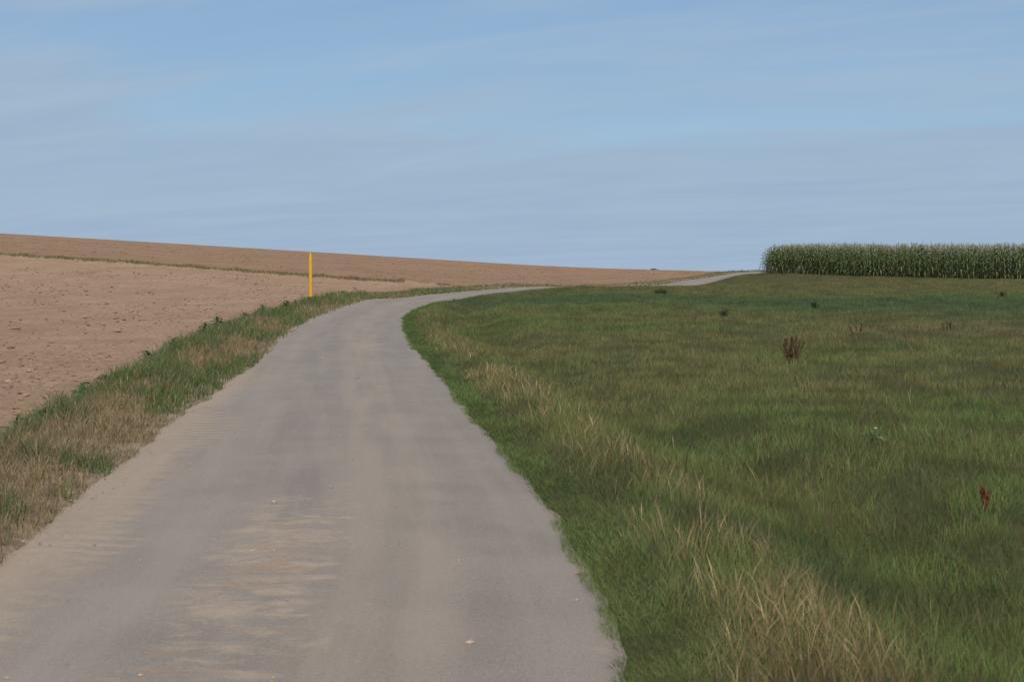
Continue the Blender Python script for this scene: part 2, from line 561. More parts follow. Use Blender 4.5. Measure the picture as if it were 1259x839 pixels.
# ------------------------------------------------------------------ ground sheets
th = np.radians(np.concatenate([np.arange(-180, -36, 4.0), np.arange(-36, -26, .6), np.arange(-26, 26, .14), np.arange(26, 36, .6), np.arange(36, 180, 4.0)]))
rr = np.concatenate([np.geomspace(.4, 4, 14, endpoint=False), np.geomspace(4, 14, 55, endpoint=False), np.geomspace(14, 115, 270, endpoint=False),
                     np.geomspace(115, 300, 70, endpoint=False), np.geomspace(300, 5000, 22)])
RR, TH = np.meshgrid(rr, th, indexing='ij')
GX, GY = (RR * np.sin(TH)).ravel(), (RR * np.cos(TH)).ravel()
GT, GS = road_t(GX, GY)
GZ = terrain(GX, GY, GT, GS)
nr, nt = len(rr), len(th)
I, J = np.meshgrid(np.arange(nr - 1), np.arange(nt), indexing='ij')
J2 = (J + 1) % nt
quads = np.stack([I * nt + J, I * nt + J2, (I + 1) * nt + J2, (I + 1) * nt + J], -1).reshape(-1, 4)
GV = np.stack([GX, GY, GZ], 1)
cT, cS = GT[quads].mean(1), GS[quads].mean(1)
cX, cY = GX[quads].mean(1), GY[quads].mean(1)
la, lb = left_edge(cS)
leftside = cT < 0
z_verge = leftside & (-cT < lb + .1)
back = leftside & ~z_verge & (line_d(cX, cY) > 0) & (cY > 40)
zones = {'meadow': (~leftside, M_meadow), 'verge_ground': (z_verge, M_verge), 'hillside_field': (back, M_back),
         'ploughed_field': (leftside & ~z_verge & ~back, M_field)}
zlab = {'meadow': 'rough green meadow ground right of the lane', 'verge_ground': 'bare earth of the verge between lane and ploughed field',
        'hillside_field': 'brown harrowed field rising to the skyline above the thin grass line',
        'ploughed_field': 'pale brown ploughed field left of the lane'}
for nm, (mask, mt) in zones.items():
    q = quads[mask]
    u, inv = np.unique(q, return_inverse=True)
    o = mesh_obj(nm, GV[u], inv.reshape(-1, 4), mt, smooth=True)
    tag(o, zlab[nm], 'ground', kind='structure')
# plug under the camera
k = 0
o = mesh_obj('lane_bed', np.vstack([[0, 0, GZ[:nt].mean()], GV[:nt]]), np.array([(0, 1 + (j + 1) % nt, 1 + j) for j in range(nt)]), M_verge)
tag(o, 'earth bed below the lane', 'ground', kind='structure')


def strip(name, ts, zoff, mat, label, jag=None):
    ok = (ARC > 20)
    c, nn, ss = CL[ok], NRM[ok], ARC[ok]
    # finer steps along
    sn = np.arange(ss[0], ss[-1], .25)
    cx, cy = np.interp(sn, ss, c[:, 0]), np.interp(sn, ss, c[:, 1])
    nx, ny = np.interp(sn, ss, nn[:, 0]), np.interp(sn, ss, nn[:, 1])
    ts = np.asarray(ts)
    tt = np.tile(ts, (len(sn), 1))
    if jag is not None:
        tt = jag(tt, sn)
    X, Y = cx[:, None] + nx[:, None] * tt, cy[:, None] + ny[:, None] * tt
    Z = macro(X, Y).reshape(X.shape) + zoff(np.tile(ts, (len(sn), 1)))
    V = np.stack([X, Y, Z], -1).reshape(-1, 3)
    k = len(ts)
    I, J = np.meshgrid(np.arange(len(sn) - 1), np.arange(k - 1), indexing='ij')
    q = np.stack([I * k + J, I * k + J + 1, (I + 1) * k + J + 1, (I + 1) * k + J], -1).reshape(-1, 4)
    uvs = np.stack([tt.ravel(), np.repeat(sn, k)], 1)
    o = mesh_obj(name, V, q, mat, uv=uvs, smooth=True)
    tag(o, label, 'road', kind='structure')
    return o


S0 = ARC[np.abs(CL[:, 1]).argmin()]


def crown(t):
    return 0.012 + 0.03 * (1 - (t / HALF) ** 2)


def road_jag(tt, sn):
    tt = tt.copy()
    tt[:, -1] = right_edge(sn) + .03
    tt[:, -2] = right_edge(sn) - .03
    return tt


strip('road', np.concatenate([np.linspace(-HALF, 1.2, 12), [1.36, 1.45, 1.45]])[:14], crown, M_road, 'grey asphalt farm lane dusted with dried mud curving up to the crest', road_jag)
def shoulder_jag(tt, sn):
    tt = tt.copy()
    e = left_edge(sn)[0] + .05 + .16 * (vnoise(sn * 2.1, sn * 0, 14) - .5) + .08 * (vnoise(sn * 3.9, sn * 0, 15) - .5)
    k = (np.maximum(e - HALF, .06) / (2.1 - HALF))[:, None]
    return -HALF + (tt + HALF) * k


strip('dirt_shoulder', [-2.30, -2.1, -1.95, -1.75, -1.6, -HALF], lambda t: np.interp(t, [-2.30, -2.1, -1.9, -1.6, -HALF], [-.07, -.012, .006, .014, .012]), M_road,
      'strip of pale dust along the left edge of the lane', shoulder_jag)


# ------------------------------------------------------------------ grass blades
def blades(X, Y, Z, H, W, lean, az, col, tipcol, head=None, levels=4):
    """each blade a curved tapering strip of `levels` steps; head = widening near the tip (seed heads)"""
    N = len(X)
    u = np.linspace(0, 1, levels)
    prof = 1 - u ** 1.6
    prof[0] = .75
    face = rng.random(N) * 2 * math.pi
    sx, sy = np.cos(face), np.sin(face)
    V = np.empty((N, 2 * levels - 1, 3), np.float32)
    C = np.empty((N, 2 * levels - 1, 3), np.float32)
    for i, ui in enumerate(u):
        off = lean * H * ui ** 2.0
        cx, cy = X + np.cos(az) * off, Y + np.sin(az) * off
        cz = Z + H * ui * np.sqrt(np.maximum(.1, 1 - (lean * ui) ** 2 * .55)) - .01
        ww = W * prof[i] * .5
        if head is not None:
            ww = np.where(head & (i == levels - 2), W * .75, np.where(head & (i > 0), W * .30, ww))
        cc = col * (1 - ui) + tipcol * ui
        if i < levels - 1:
            V[:, 2 * i] = np.stack([cx - sx * ww, cy - sy * ww, cz], 1)
            V[:, 2 * i + 1] = np.stack([cx + sx * ww, cy + sy * ww, cz], 1)
            C[:, 2 * i] = C[:, 2 * i + 1] = cc
        else:
            V[:, 2 * i] = np.stack([cx, cy, cz], 1)
            C[:, 2 * i] = cc
    k = 2 * levels - 1
    tri = []
    for i in range(levels - 2):
        a = 2 * i
        tri += [(a, a + 1, a + 3), (a, a + 3, a + 2)]
    a = 2 * (levels - 2)
    tri.append((a, a + 1, a + 2))
    Fc = (np.arange(N)[:, None, None] * k + np.array(tri)[None]).reshape(-1, 3)
    return V.reshape(-1, 3), Fc, C.reshape(-1, 3)


def join(parts):
    V, Fc, C, n0 = [], [], [], 0
    for v, f, c in parts:
        V.append(v), Fc.append(f + n0), C.append(c)
        n0 += len(v)
    return np.vstack(V), np.vstack(Fc), np.vstack(C)


def lerp(a, b, f):
    f = np.asarray(f)[:, None]
    return np.asarray(a) * (1 - f) + np.asarray(b) * f


G_LUSH, G_MID, G_OLIVE, G_BLUE = np.array([.128, .172, .054]), np.array([.108, .160, .044]), np.array([.150, .172, .055]), np.array([.062, .118, .050])
G_TAN, G_STRAW, G_BROWN = np.array([.270, .205, .110]), np.array([.370, .300, .170]), np.array([.140, .092, .052])


def sample_polar(N, r0, r1, th_deg, p=1.4):
    u = rng.random(N)
    e = 2 - p
    r = (r0 ** e + u * (r1 ** e - r0 ** e)) ** (1 / e)
    a = np.radians((rng.random(N) * 2 - 1) * th_deg)
    return r * np.sin(a), r * np.cos(a), r


def make_grass(X, Y, r, T, Sg, H, lean, col, tip, head, name, label, W0=.0032, az=None):
    Z = terrain(X, Y, T, Sg)
    Z = np.where(np.abs(T) < HALF + .12, np.maximum(Z, macro(X, Y) + .008), Z)
    W = W0 * (np.maximum(r, 5) / 7) ** .66 * (.7 + .6 * rng.random(len(X)))
    if az is None:
        az = rng.random(len(X)) * 2 * math.pi
    parts = []
    near = r < 20
    for msk, lv in ((near, 4), (~near, 3)):
        if msk.any():
            parts.append(blades(X[msk], Y[msk], Z[msk], H[msk], W[msk], lean[msk], az[msk], col[msk], tip[msk], head[msk], lv))
    V, Fc, C = join(parts)
    o = mesh_obj(name, V, Fc, M_grass, col=C)
    tag(o, label, 'grass', kind='stuff')
    return o


X, Y, r = sample_polar(980000, 2.6, 128, 27, 1.36)
T, Sg = road_t(X, Y)
# --- the meadow and the right-hand verge
R = T - right_edge(Sg)
corn_side = np.zeros(len(X), bool)
mk = (T > 0) & (R > -0.005)
x, y, rr_, t_, s_, q = X[mk], Y[mk], r[mk], T[mk], Sg[mk], R[mk]
nA = fbm(x * .9, y * .9, 61, 4)
nB = fbm(x * .13, y * .13, 67, 3)
nC = fbm(x * .35, y * .2, 71, 3)
nD = fbm(x * 2.6, y * 2.6, 73, 3)
rnd = rng.random(len(x))
edge = 1 - sst(.25, .62, q + .5 * (nD - .5))                           # short green fringe
dry = sst(.28, .55, q + .45 * (nA - .5)) * (1 - sst(.95, 1.5, q + .9 * (nA - .5))) * (1 - .5 * sst(45, 70, rr_))
dry = dry * sst(.38, .62, .6 * nA + .4 * nD + .05)
lc = 64 - 1.25 * np.clip(x - 3, 0, 14) + 6 * (nC - .5)
far_lush = np.exp(-((y - lc) / 12) ** 2) * sst(.2, .5, nB + .15 + .02 * (x - 5).clip(-10, 10))
far_dry = sst(12, 24, y - lc + 8 * (nC - .5))
mid_dry = sst(.44, .60, nC) * np.exp(-((y - 33) / 16) ** 2)
H = .085 + .10 * nA + .05 * rng.random(len(x))
H = np.where(rnd < .07, H * 1.6, H)
H = H * (1 - edge * .58)
H = H * .68 + dry * (.03 + .085 * rng.random(len(x)))
H *= 1 - .35 * sst(85, 100, y)
col = lerp(G_MID, G_OLIVE, sst(.35, .65, nC))
col = lerp(col, G_LUSH, np.clip(edge * 1.2, 0, 1))
col = lerp(col, G_BLUE, np.clip(far_lush * 1.3 + .7 * sst(.58, .7, nD) * (rng.random(len(x)) < .5), 0, 1))
col = lerp(col, np.array([.150, .135, .055]), far_dry * .6)
fb = np.clip(.065 + .34 * mid_dry + .16 * sst(.45, .65, nA) + .16 * far_dry - .6 * far_lush, .03, 1) * (1 - edge * .8)
isdry = rng.random(len(x)) < np.clip(fb + dry * .23, 0, .45)
dc = lerp(G_TAN, G_STRAW, rng.random(len(x)))
dc = np.where((rng.random(len(x)) < .22)[:, None], G_BROWN * (.9 + .6 * rng.random((len(x), 1))), dc)
dc = np.where((dry > .3)[:, None], dc * .86, dc * np.array([.56, .60, .55]))
col = np.where(isdry[:, None], dc, col)
nG = fbm(x * 1.7, y * 1.3, 77, 3)
clump = .74 + .58 * sst(.30, .66, nG)
warm = sst(.48, .62, fbm(x * .45, y * .22, 79, 3)) * sst(18, 27, y) * (1 - sst(42, 52, y)) * sst(3, 12, x)
col = lerp(col, np.array([.195, .148, .082]), .75 * warm * (1 - edge) * (1 - far_lush))
olive = sst(.45, .62, fbm(x * .6, y * .35, 78, 3))
col = np.where(isdry[:, None], col, lerp(col, np.array([.165, .162, .055]), .35 * olive * (1 - edge) * (1 - far_lush)))
blu = sst(.62, .70, fbm(x * 1.1, y * .9, 76, 3)) * (q > 1.0)
col = np.where((rng.random(len(x)) < blu * .5)[:, None], np.array([.078, .128, .052]), col)
isdry = isdry & (rng.random(len(x)) > blu * .6)
H = H * (.80 + .45 * nG)
col = col * clump[:, None] * (.65 + .6 * rng.random((len(x), 1)))
tip = lerp(col, col * np.array([1.35, 1.22, 1.1]), rng.random(len(x)))
tip = np.where((isdry[:, None]), tip, lerp(tip, np.array([.20, .18, .08]), .35 * rng.random(len(x))))
head = isdry & (rng.random(len(x)) < .35) & (H > .15) & (rr_ < 30)
H = np.where(head, H * 1.15, H)
H = H * (1 - .25 * sst(16, 30, rr_) * isdry)
lean = .15 + .75 * rng.random(len(x)) + .75 * edge * rng.random(len(x))
lean = np.where(isdry, lean * .75, lean)
fr = q < .62
nxs, nys = np.interp(s_[fr], ARC, NRM[:, 0]), np.interp(s_[fr], ARC, NRM[:, 1])
az_fr = np.arctan2(-nys, -nxs) + rng.normal(0, 1, fr.sum()) * np.where(q[fr] < .15, .8, 2.5)
make_grass(x[fr], y[fr], rr_[fr], t_[fr], s_[fr], H[fr], lean[fr], col[fr], tip[fr], head[fr], 'fringe_grass',
           'short bright green grass fringe along the right edge of the lane', az=az_fr)
tall = (~fr) & (q < 2.0)
make_grass(x[tall], y[tall], rr_[tall], t_[tall], s_[tall], H[tall], lean[tall], col[tall], tip[tall], head[tall], 'dry_grass',
           'tall straw coloured dry grass beside the green fringe of the lane')
md = q >= 2.0
make_grass(x[md], y[md], rr_[md], t_[md], s_[md], H[md], lean[md], col[md], tip[md], head[md], 'meadow_grass',
           'dark olive meadow grass spreading from the lane to the maize')

k = 60000
sF = S0 + 3 + 90 * rng.random(k) ** 1.7
qF = -.04 + .40 * rng.random(k) ** 1.2
tF = right_edge(sF) + qF
nxs, nys = np.interp(sF, ARC, NRM[:, 0]), np.interp(sF, ARC, NRM[:, 1])
xF, yF = np.interp(sF, ARC, CL[:, 0]) + nxs * tF, np.interp(sF, ARC, CL[:, 1]) + nys * tF
pF = fbm(xF * 3.1, yF * 3.1, 111, 3)
mk = rng.random(k) < sst(.0, .05, qF + .30 * (pF - .42))
xF, yF, tF, sF, qF, nxs, nys, pF = [v[mk] for v in (xF, yF, tF, sF, qF, nxs, nys, pF)]
k = len(xF)
cF = lerp(G_LUSH, G_MID, rng.random(k)) * (.6 + .6 * rng.random((k, 1))) * (.75 + .5 * sst(.35, .65, pF))[:, None]
make_grass(xF, yF, np.hypot(xF, yF), tF, sF, (.03 + .05 * rng.random(k)), .3 + 1.0 * rng.random(k), cF, cF * 1.2, np.zeros(k, bool), 'edge_grass',
           'low green grass creeping over the right asphalt edge of the lane', az=np.arctan2(-nys, -nxs) + rng.normal(0, 1.1, k))

# --- the left-hand verge
X2, Y2, r2 = sample_polar(1300000, 2.6, 165, 27, 1.38)
T2, S2 = road_t(X2, Y2)
la, lb = left_edge(S2)
mk = (T2 < 0) & (-T2 > la) & (-T2 < lb)
x, y, rr_, t_, s_ = X2[mk], Y2[mk], r2[mk], T2[mk], S2[mk]
la, lb = la[mk], lb[mk]
f = (-t_ - la) / (lb - la)
nA, nD = fbm(x * .8, y * .55, 81, 4), fbm(x * 2.2, y * 2.0, 83, 3)
keep = rng.random(len(x)) < (.65 + .75 * nD) * sst(-.06, .14, f + .55 * (nD - .45)) * (1 - sst(.86, 1.0, f + .35 * (nD - .5)))
x, y, rr_, t_, s_, f, nA, nD = [v[keep] for v in (x, y, rr_, t_, s_, f, nA, nD)]
N = len(x)
nE = .55 * fbm(x * .55, y * .35, 87, 3) + .45 * fbm(x * 2.1, y * 1.5, 89, 3)
green = np.clip(sst(.55, .80, f + .6 * (nA - .5)) * 1.0 + sst(.50, .60, nE) * .8 + .75 * (1 - sst(.14, .34, f)) * sst(.45, .56, nE) + .10, 0, .95)
green = np.clip(green + .45 * sst(34, 60, y), 0, .95)
green = sst(.30, .75, green)
isg = rng.random(N) < .10 + .70 * green
col = np.where(isg[:, None], lerp(np.array([.085, .135, .050]), G_MID, rng.random(N)), lerp(np.array([.270, .190, .105]), G_STRAW, rng.random(N)) * .92)
col = np.where((rng.random(N) < .20 * (1 - .7 * green))[:, None], np.array([.17, .108, .062]) * (.8 + .8 * rng.random((N, 1))), col)
col = col * (.65 + .6 * rng.random((N, 1)))
tip = col * (1 + .2 * rng.random((N, 1)))
H = (.09 + .17 * rng.random(N) + .16 * (nD - .2)) * (.55 + .45 * sst(.05, .35, f)) * (1 - .35 * sst(60, 110, y)) * (.8 + .55 * sst(.42, .62, nE))
head = (~isg) & (rng.random(N) < .3)
make_grass(x, y, rr_, t_, s_, H * .85, .15 + .85 * rng.random(N), col, tip, head, 'verge_grass',
           'brown and green tufted grass on the bank between lane and ploughed field', .0036 * np.where(isg, 1.45, .9))

# --- thin grass line between the two fields
k = 15000
lx = -95 + 91 * rng.random(k)
lx = lx[(lx < -15) | (vnoise(lx * .35, lx * 0, 91) > .04 + .25 * sst(-14, -6, lx))]
k = len(lx)
ly = np.interp(lx, LINE[:, 0], LINE[:, 1]) + rng.normal(0, .22, k) + .25 * (vnoise(lx * .4, lx * 0, 95) - .5)
T3, S3 = road_t(lx, ly)
gg = rng.random(k) < .72 - .4 * sst(-22, -8, lx)
col = np.where(gg[:, None], lerp(G_MID, G_OLIVE, rng.random(k)), lerp(G_BROWN, G_TAN * .7, rng.random(k))) * (.7 + .5 * rng.random((k, 1)))
make_grass(lx, ly, np.hypot(lx, ly), T3, S3, (.08 + .14 * rng.random(k)) * (.6 + .8 * vnoise(lx * .8, lx * 0, 96)), .2 + .7 * rng.random(k), col, col * 1.1, np.zeros(k, bool), 'boundary_grass',
           'thin line of grass dividing the two brown fields', .0046)

# ------------------------------------------------------------------ clods on the ploughed field and crumbs of mud on the lane
def clods(X, Y, size, flat, col, name, label, cat, z):
    N = len(X)
    base = np.array([(0, 0, 1), (1, 0, .15), (.31, .95, 0), (-.81, .59, .1), (-.81, -.59, -.05), (.31, -.95, .1), (0, 0, -.9)])
    V = base[None] * (1 + .75 * (rng.random((N, 7, 1)) - .5)) + .25 * (rng.random((N, 7, 3)) - .5)
    a = rng.random(N) * 6.283
    st = 1 + .7 * rng.random(N)
    vx, vy = V[:, :, 0] * st[:, None], V[:, :, 1]
    ca, sa = np.cos(a)[:, None], np.sin(a)[:, None]
    V = np.stack([vx * ca - vy * sa, vx * sa + vy * ca, V[:, :, 2] * flat[:, None]], -1) * size[:, None, None]
    V += np.stack([X, Y, z + size * flat * .25], -1)[:, None]
    tri = []
    for i in range(5):
        tri += [(0, 1 + i, 1 + (i + 1) % 5), (6, 1 + (i + 1) % 5, 1 + i)]
    Fc = (np.arange(N)[:, None, None] * 7 + np.array(tri)).reshape(-1, 3)
    C = np.repeat(col, 7, axis=0)
    o = mesh_obj(name, V.reshape(-1, 3), Fc, M_clod, col=C)
    tag(o, label, cat, kind='stuff')


X4, Y4, r4 = sample_polar(110000, 10, 165, 27, 1.15)
T4, S4 = road_t(X4, Y4)
_, lb4 = left_edge(S4)
patch = fbm(X4 * .25, Y4 * .2, 101, 4)
near_v = np.exp(-(-T4 - lb4) / 1.6)
mk = (T4 < 0) & (-T4 > lb4 - .1) & (np.abs(line_d(X4, Y4)) > .5) & (rng.random(len(X4)) < sst(.44, .66, patch) * .55 + .07 + .30 * near_v)
X4, Y4, r4, T4, S4 = X4[mk], Y4[mk], r4[mk], T4[mk], S4[mk]
k = len(X4)
size = np.clip(.011 * np.exp(rng.normal(0, .6, k)) * (r4 / 14) ** .42, .007, .07)
cc = lerp(np.array([.165, .098, .062]), np.array([.33, .228, .158]), rng.random(k) ** .9)
clods(X4, Y4, size, .45 + .4 * rng.random(k), cc, 'soil_clods', 'loose clods of earth scattered over the ploughed field', 'soil', terrain(X4, Y4, T4, S4))

k = 1100
sS = S0 + 3 + 35 * rng.random(k) ** 1.4
tS = np.where(rng.random(k) < .55, -1.75 + .28 * rng.normal(0, 1, k), -.3 + .5 * rng.normal(0, 1, k))
mk = (tS > -2.25) & (tS < 1.6)
sS, tS = sS[mk], tS[mk]
k = len(sS)
cx, cy = np.interp(sS, ARC, CL[:, 0]), np.interp(sS, ARC, CL[:, 1])
nx, ny = np.interp(sS, ARC, NRM[:, 0]), np.interp(sS, ARC, NRM[:, 1])
X5, Y5 = cx + nx * tS, cy + ny * tS
zz = macro(X5, Y5) + np.where(tS < -HALF, .012, crown(np.clip(tS, -HALF, HALF)))
clods(X5, Y5, np.clip(.005 * np.exp(rng.normal(0, .5, k)), .003, .018), .4 + .4 * rng.random(k), lerp(np.array([.24, .165, .115]), np.array([.40, .32, .25]), rng.random(k)),
      'mud_crumbs', 'small crumbs of dried mud lying on the lane', 'mud', zz)


# ------------------------------------------------------------------ maize
MZ_G, MZ_D, MZ_Y = np.array([.120, .170, .056]), np.array([.082, .126, .044]), np.array([.22, .22, .09])


def maize_parts(lowpoly=False, tint=1.0):
    stalk, fol, tas = MB(), MB(), MB()
    Hh = 2.05 + .25 * rng.random()
    bend = rng.normal(0, .03, 2)
    zs = np.linspace(-.05, Hh, 3 if lowpoly else 6)
    path = np.stack([bend[0] * zs ** 2 / Hh, bend[1] * zs ** 2 / Hh, zs], 1)
    stalk.tube(path, np.linspace(.016, .006, len(zs)), (.17, .18, .07), k=3 if lowpoly else 5, cap=False)
    nl = 8 if lowpoly else 12
    plane = rng.random() * math.pi
    for i in range(nl):
        fr_ = (i + .4) / nl
        z0 = .18 + fr_ * (Hh - .28)
        az = plane + math.pi * (i % 2) + rng.normal(0, .35)
        d = np.array([math.cos(az), math.sin(az), 0])
        L = (.85 - .45 * abs(fr_ - .45) * 1.4) * (.85 + .3 * rng.random())
        up = 1.0 + .4 * fr_
        u = np.linspace(0, 1, 4 if lowpoly else 6)
        out = L * .72 * u ** .9
        zz_ = z0 + L * (up * .75 * u - (1.05 + .3 * rng.random() - .35 * fr_) * u ** 2.1)
        c0 = np.array([np.interp(z0, zs, path[:, 0]), np.interp(z0, zs, path[:, 1]), 0])
        pth = c0 + d * out[:, None] + np.array([0, 0, 1.]) * zz_[:, None]
        wd = (.045 if lowpoly else .038) * np.sin(np.pi * np.clip(u * .82 + .16, 0, 1)) ** .8
        wd[-1] = .003
        side = np.array([-d[1], d[0], 0])
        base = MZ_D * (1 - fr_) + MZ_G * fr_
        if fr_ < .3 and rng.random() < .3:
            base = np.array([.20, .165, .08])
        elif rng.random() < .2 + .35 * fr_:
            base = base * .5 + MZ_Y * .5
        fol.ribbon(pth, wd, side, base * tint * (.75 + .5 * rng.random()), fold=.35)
    top = path[-1]
    nb = 5 if lowpoly else 8
    for i in range(nb):
        az = rng.random() * 6.283
        sp = .0 if i == 0 else .09 + .08 * rng.random()
        L = .34 if i == 0 else .20 + .08 * rng.random()
        pth = top + np.array([[0, 0, 0], [math.cos(az) * sp * .5, math.sin(az) * sp * .5, L * .6], [math.cos(az) * sp, math.sin(az) * sp, L]])
        tas.ribbon(pth, [.006, .011, .003], (-math.sin(az), math.cos(az), 0), np.array([.27, .235, .13]) * (.8 + .4 * rng.random()), .3)
    if not lowpoly:
        az = rng.random() * 6.283
        z0 = 1.0 + .15 * rng.random()
        pth = np.array([[0, 0, z0], [math.cos(az) * .05, math.sin(az) * .05, z0 + .1], [math.cos(az) * .085, math.sin(az) * .085, z0 + .24]])
        fol.tube(pth, [.014, .03, .008], (.23, .24, .10), 5)
    return stalk, fol, tas


E0, E1 = np.array([21.65, 122.6]), np.array([35.4, 98.2])                # front edge of the maize: far corner to the right frame edge
ed = (E1 - E0) / np.linalg.norm(E1 - E0)
en = np.array([-ed[1], ed[0]])
if en @ E0 < 0:
    en = -en
Lvis = np.linalg.norm(E1 - E0)
NP = 12
protos = []
for i in range(NP):
    TINT = np.array([.86 + .22 * rng.random(), 1.0, .85 + .2 * rng.random()]) * (.75 + .75 * rng.random())
    sp = maize_parts(tint=TINT)
    protos.append([(nm, mb) for nm, mb in zip(('stalk', 'foliage', 'tassel'), sp)])
meshes = [None] * NP
MLAB = 'tall green maize plant with straw tassel in the outer rows of the maize field'
MGRP = 'maize plants along the front of the field'
cnt = 0
spots, rest = [], []
for row in range(10):
    off = row * .72
    sp = .165 if row < 3 else .24
    for a in np.arange(0, Lvis + 14, sp):
        jit = rng.normal(0, .03, 2)
        pxy = E0 + ed * (a + jit[0] - off * .86) + en * (off + jit[1])
        (spots if (row < 2 and a < Lvis + 1.2 and len(spots) < 300) else rest).append((pxy[0], pxy[1], a))
zz = terrain([s[0] for s in spots], [s[1] for s in spots])
for i, (sx, sy, a) in enumerate(spots):
    v = i % NP if i < NP else int(rng.integers(NP))
    root = empty('maize_plant', (sx, sy, zz[i]), rng.random() * 6.283)
    s_ = (.84 + .18 * rng.random()) * (1 if a > 1.2 else .86 + .11 * a)
    root.scale = (s_, s_, s_)
    tag(root, MLAB, 'maize', MGRP)
    if meshes[v] is None:
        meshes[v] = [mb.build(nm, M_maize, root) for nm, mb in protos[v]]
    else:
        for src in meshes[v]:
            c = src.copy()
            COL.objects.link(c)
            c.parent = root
low = []
for i in range(5):
    a = maize_parts(True)
    low.append(join([m_.data() for m_ in a]))
R0 = np.array(rest)
zz = terrain(R0[:, 0], R0[:, 1])
parts = []
for v in range(5):
    sel = np.where(rng.integers(0, 5, len(R0)) * 0 + (np.arange(len(R0)) % 5) == v)[0]
    V, Fc, C = low[v]
    a = rng.random(len(sel)) * 6.283
    s_ = .86 + .17 * rng.random(len(sel))
    ca, sa = np.cos(a)[:, None], np.sin(a)[:, None]
    W_ = np.stack([V[:, 0] * ca - V[:, 1] * sa, V[:, 0] * sa + V[:, 1] * ca, np.broadcast_to(V[:, 2], (len(sel), len(V)))], -1) * s_[:, None, None]
    W_ += np.stack([R0[sel, 0], R0[sel, 1], zz[sel]], 1)[:, None]
    FF = (np.arange(len(sel))[:, None, None] * len(V) + Fc).reshape(-1, 3)
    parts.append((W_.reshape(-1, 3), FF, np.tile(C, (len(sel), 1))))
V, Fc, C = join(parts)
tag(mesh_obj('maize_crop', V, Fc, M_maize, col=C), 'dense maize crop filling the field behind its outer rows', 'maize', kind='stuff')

# ------------------------------------------------------------------ yellow marker post
def gz(x, y):
    return float(terrain([x], [y])[0])


M_yel, n = material('yellow_plastic')
p = n.pos()
c = n.mix(n.ramp(n.noise(p, 6.0, 5, .65), .45, .7), (.62, .34, .030), (.53, .295, .035))
c = n.mix(n.m('MULTIPLY', n.ramp(n.noise(n.vec(*n.xyz(p)[:2], n.m('MULTIPLY', n.xyz(p)[2], .3)), 30.0, 4, .6), .55, .75), .35), c, (.45, .27, .06))
n.out(c, .45, .4)
px_, d_ = 382.5, 57.0
bx, by = (px_ - CX) / F * d_, d_
bz = gz(bx, by)


def lathe(name, prof, mat, parent, k=16):
    a = np.arange(k) / k * 2 * math.pi
    V = np.vstack([np.stack([r_ * np.cos(a), r_ * np.sin(a), np.full(k, z_)], 1) for z_, r_ in prof])
    q = []
    for i in range(len(prof) - 1):
        for j in range(k):
            q.append((i * k + j, i * k + (j + 1) % k, (i + 1) * k + (j + 1) % k, (i + 1) * k + j))
    return mesh_obj(name, V, np.array(q), mat, parent=parent, smooth=True)


post = empty('marker_post', (bx, by, bz))
post.rotation_euler = (math.radians(.6), math.radians(-.5), 0)
tag(post, 'slim yellow marker post with pointed cap standing in the grass verge', 'post')
lathe('shaft', [(-.25, .072), (0, .072), (.9, .071), (1.50, .070), (1.53, .066)], M_yel, post)
lathe('cap', [(1.515, .075), (1.55, .075), (1.58, .070), (1.68, .052), (1.80, .030), (1.90, .011), (1.94, .001)], M_yel, post)
lathe('ring', [(1.44, .0705), (1.441, .0745), (1.465, .0745), (1.466, .0705)], M_yel, post)


# ------------------------------------------------------------------ single plants
def dead_dock(px_, py_, d, h, ns, spread, label, colr=(.072, .043, .028), group=None):
    x, y = (px_ - CX) / F * d, d
    root = empty('dead_dock', (x, y, gz(x, y)))
    tag(root, label, 'weed', group)
    for i in range(ns):
        hh = h * (.7 + .35 * rng.random())
        ox, oy = rng.normal(0, spread * .3, 2)
        lx_, ly_ = rng.normal(0, spread * .3, 2)
        u = np.linspace(0, 1, 5)
        path = np.stack([ox + lx_ * u ** 1.5, oy + ly_ * u ** 1.5, hh * u - .02], 1)
        st = MB()
        st.tube(path, np.linspace(.007, .003, 5), np.array(colr) * .9, 4)
        s_o = st.build('stem', M_dead, root)
        sd = MB()
        for q_ in range(16):
            uu = .35 + .65 * rng.random()
            c = np.array([np.interp(uu, u, path[:, j]) for j in range(3)])
            c[:2] += rng.normal(0, .009, 2)
            rr3 = (.007 + .008 * rng.random()) * (h / .3) ** .5
            sd.blob(c, (rr3 * .75, rr3 * .75, rr3 * 2.2), np.array(colr) * (.7 + .7 * rng.random()))
        sd.build('seed_head', M_dead, s_o)
    return root


dead_dock(972, 443, 24.0, .46, 15, .26, 'clump of dark brown dead dock stems standing in the meadow grass')
dead_dock(1053, 410, 32.5, .26, 4, .22, 'small pair of dead dock stems leaning apart, nearer the brown dock clump')
dead_dock(1165, 407, 33.5, .27, 4, .16, 'small dark dead dock with two forked stems far from the brown clump')
dead_dock(887, 408, 33.0, .20, 2, .05, 'short single dead stalk standing alone in the meadow towards the lane')
dead_dock(1208, 628, 9.75, .20, 2, .04, 'small rusty red dock stalk among the olive meadow grass', (.095, .030, .018))


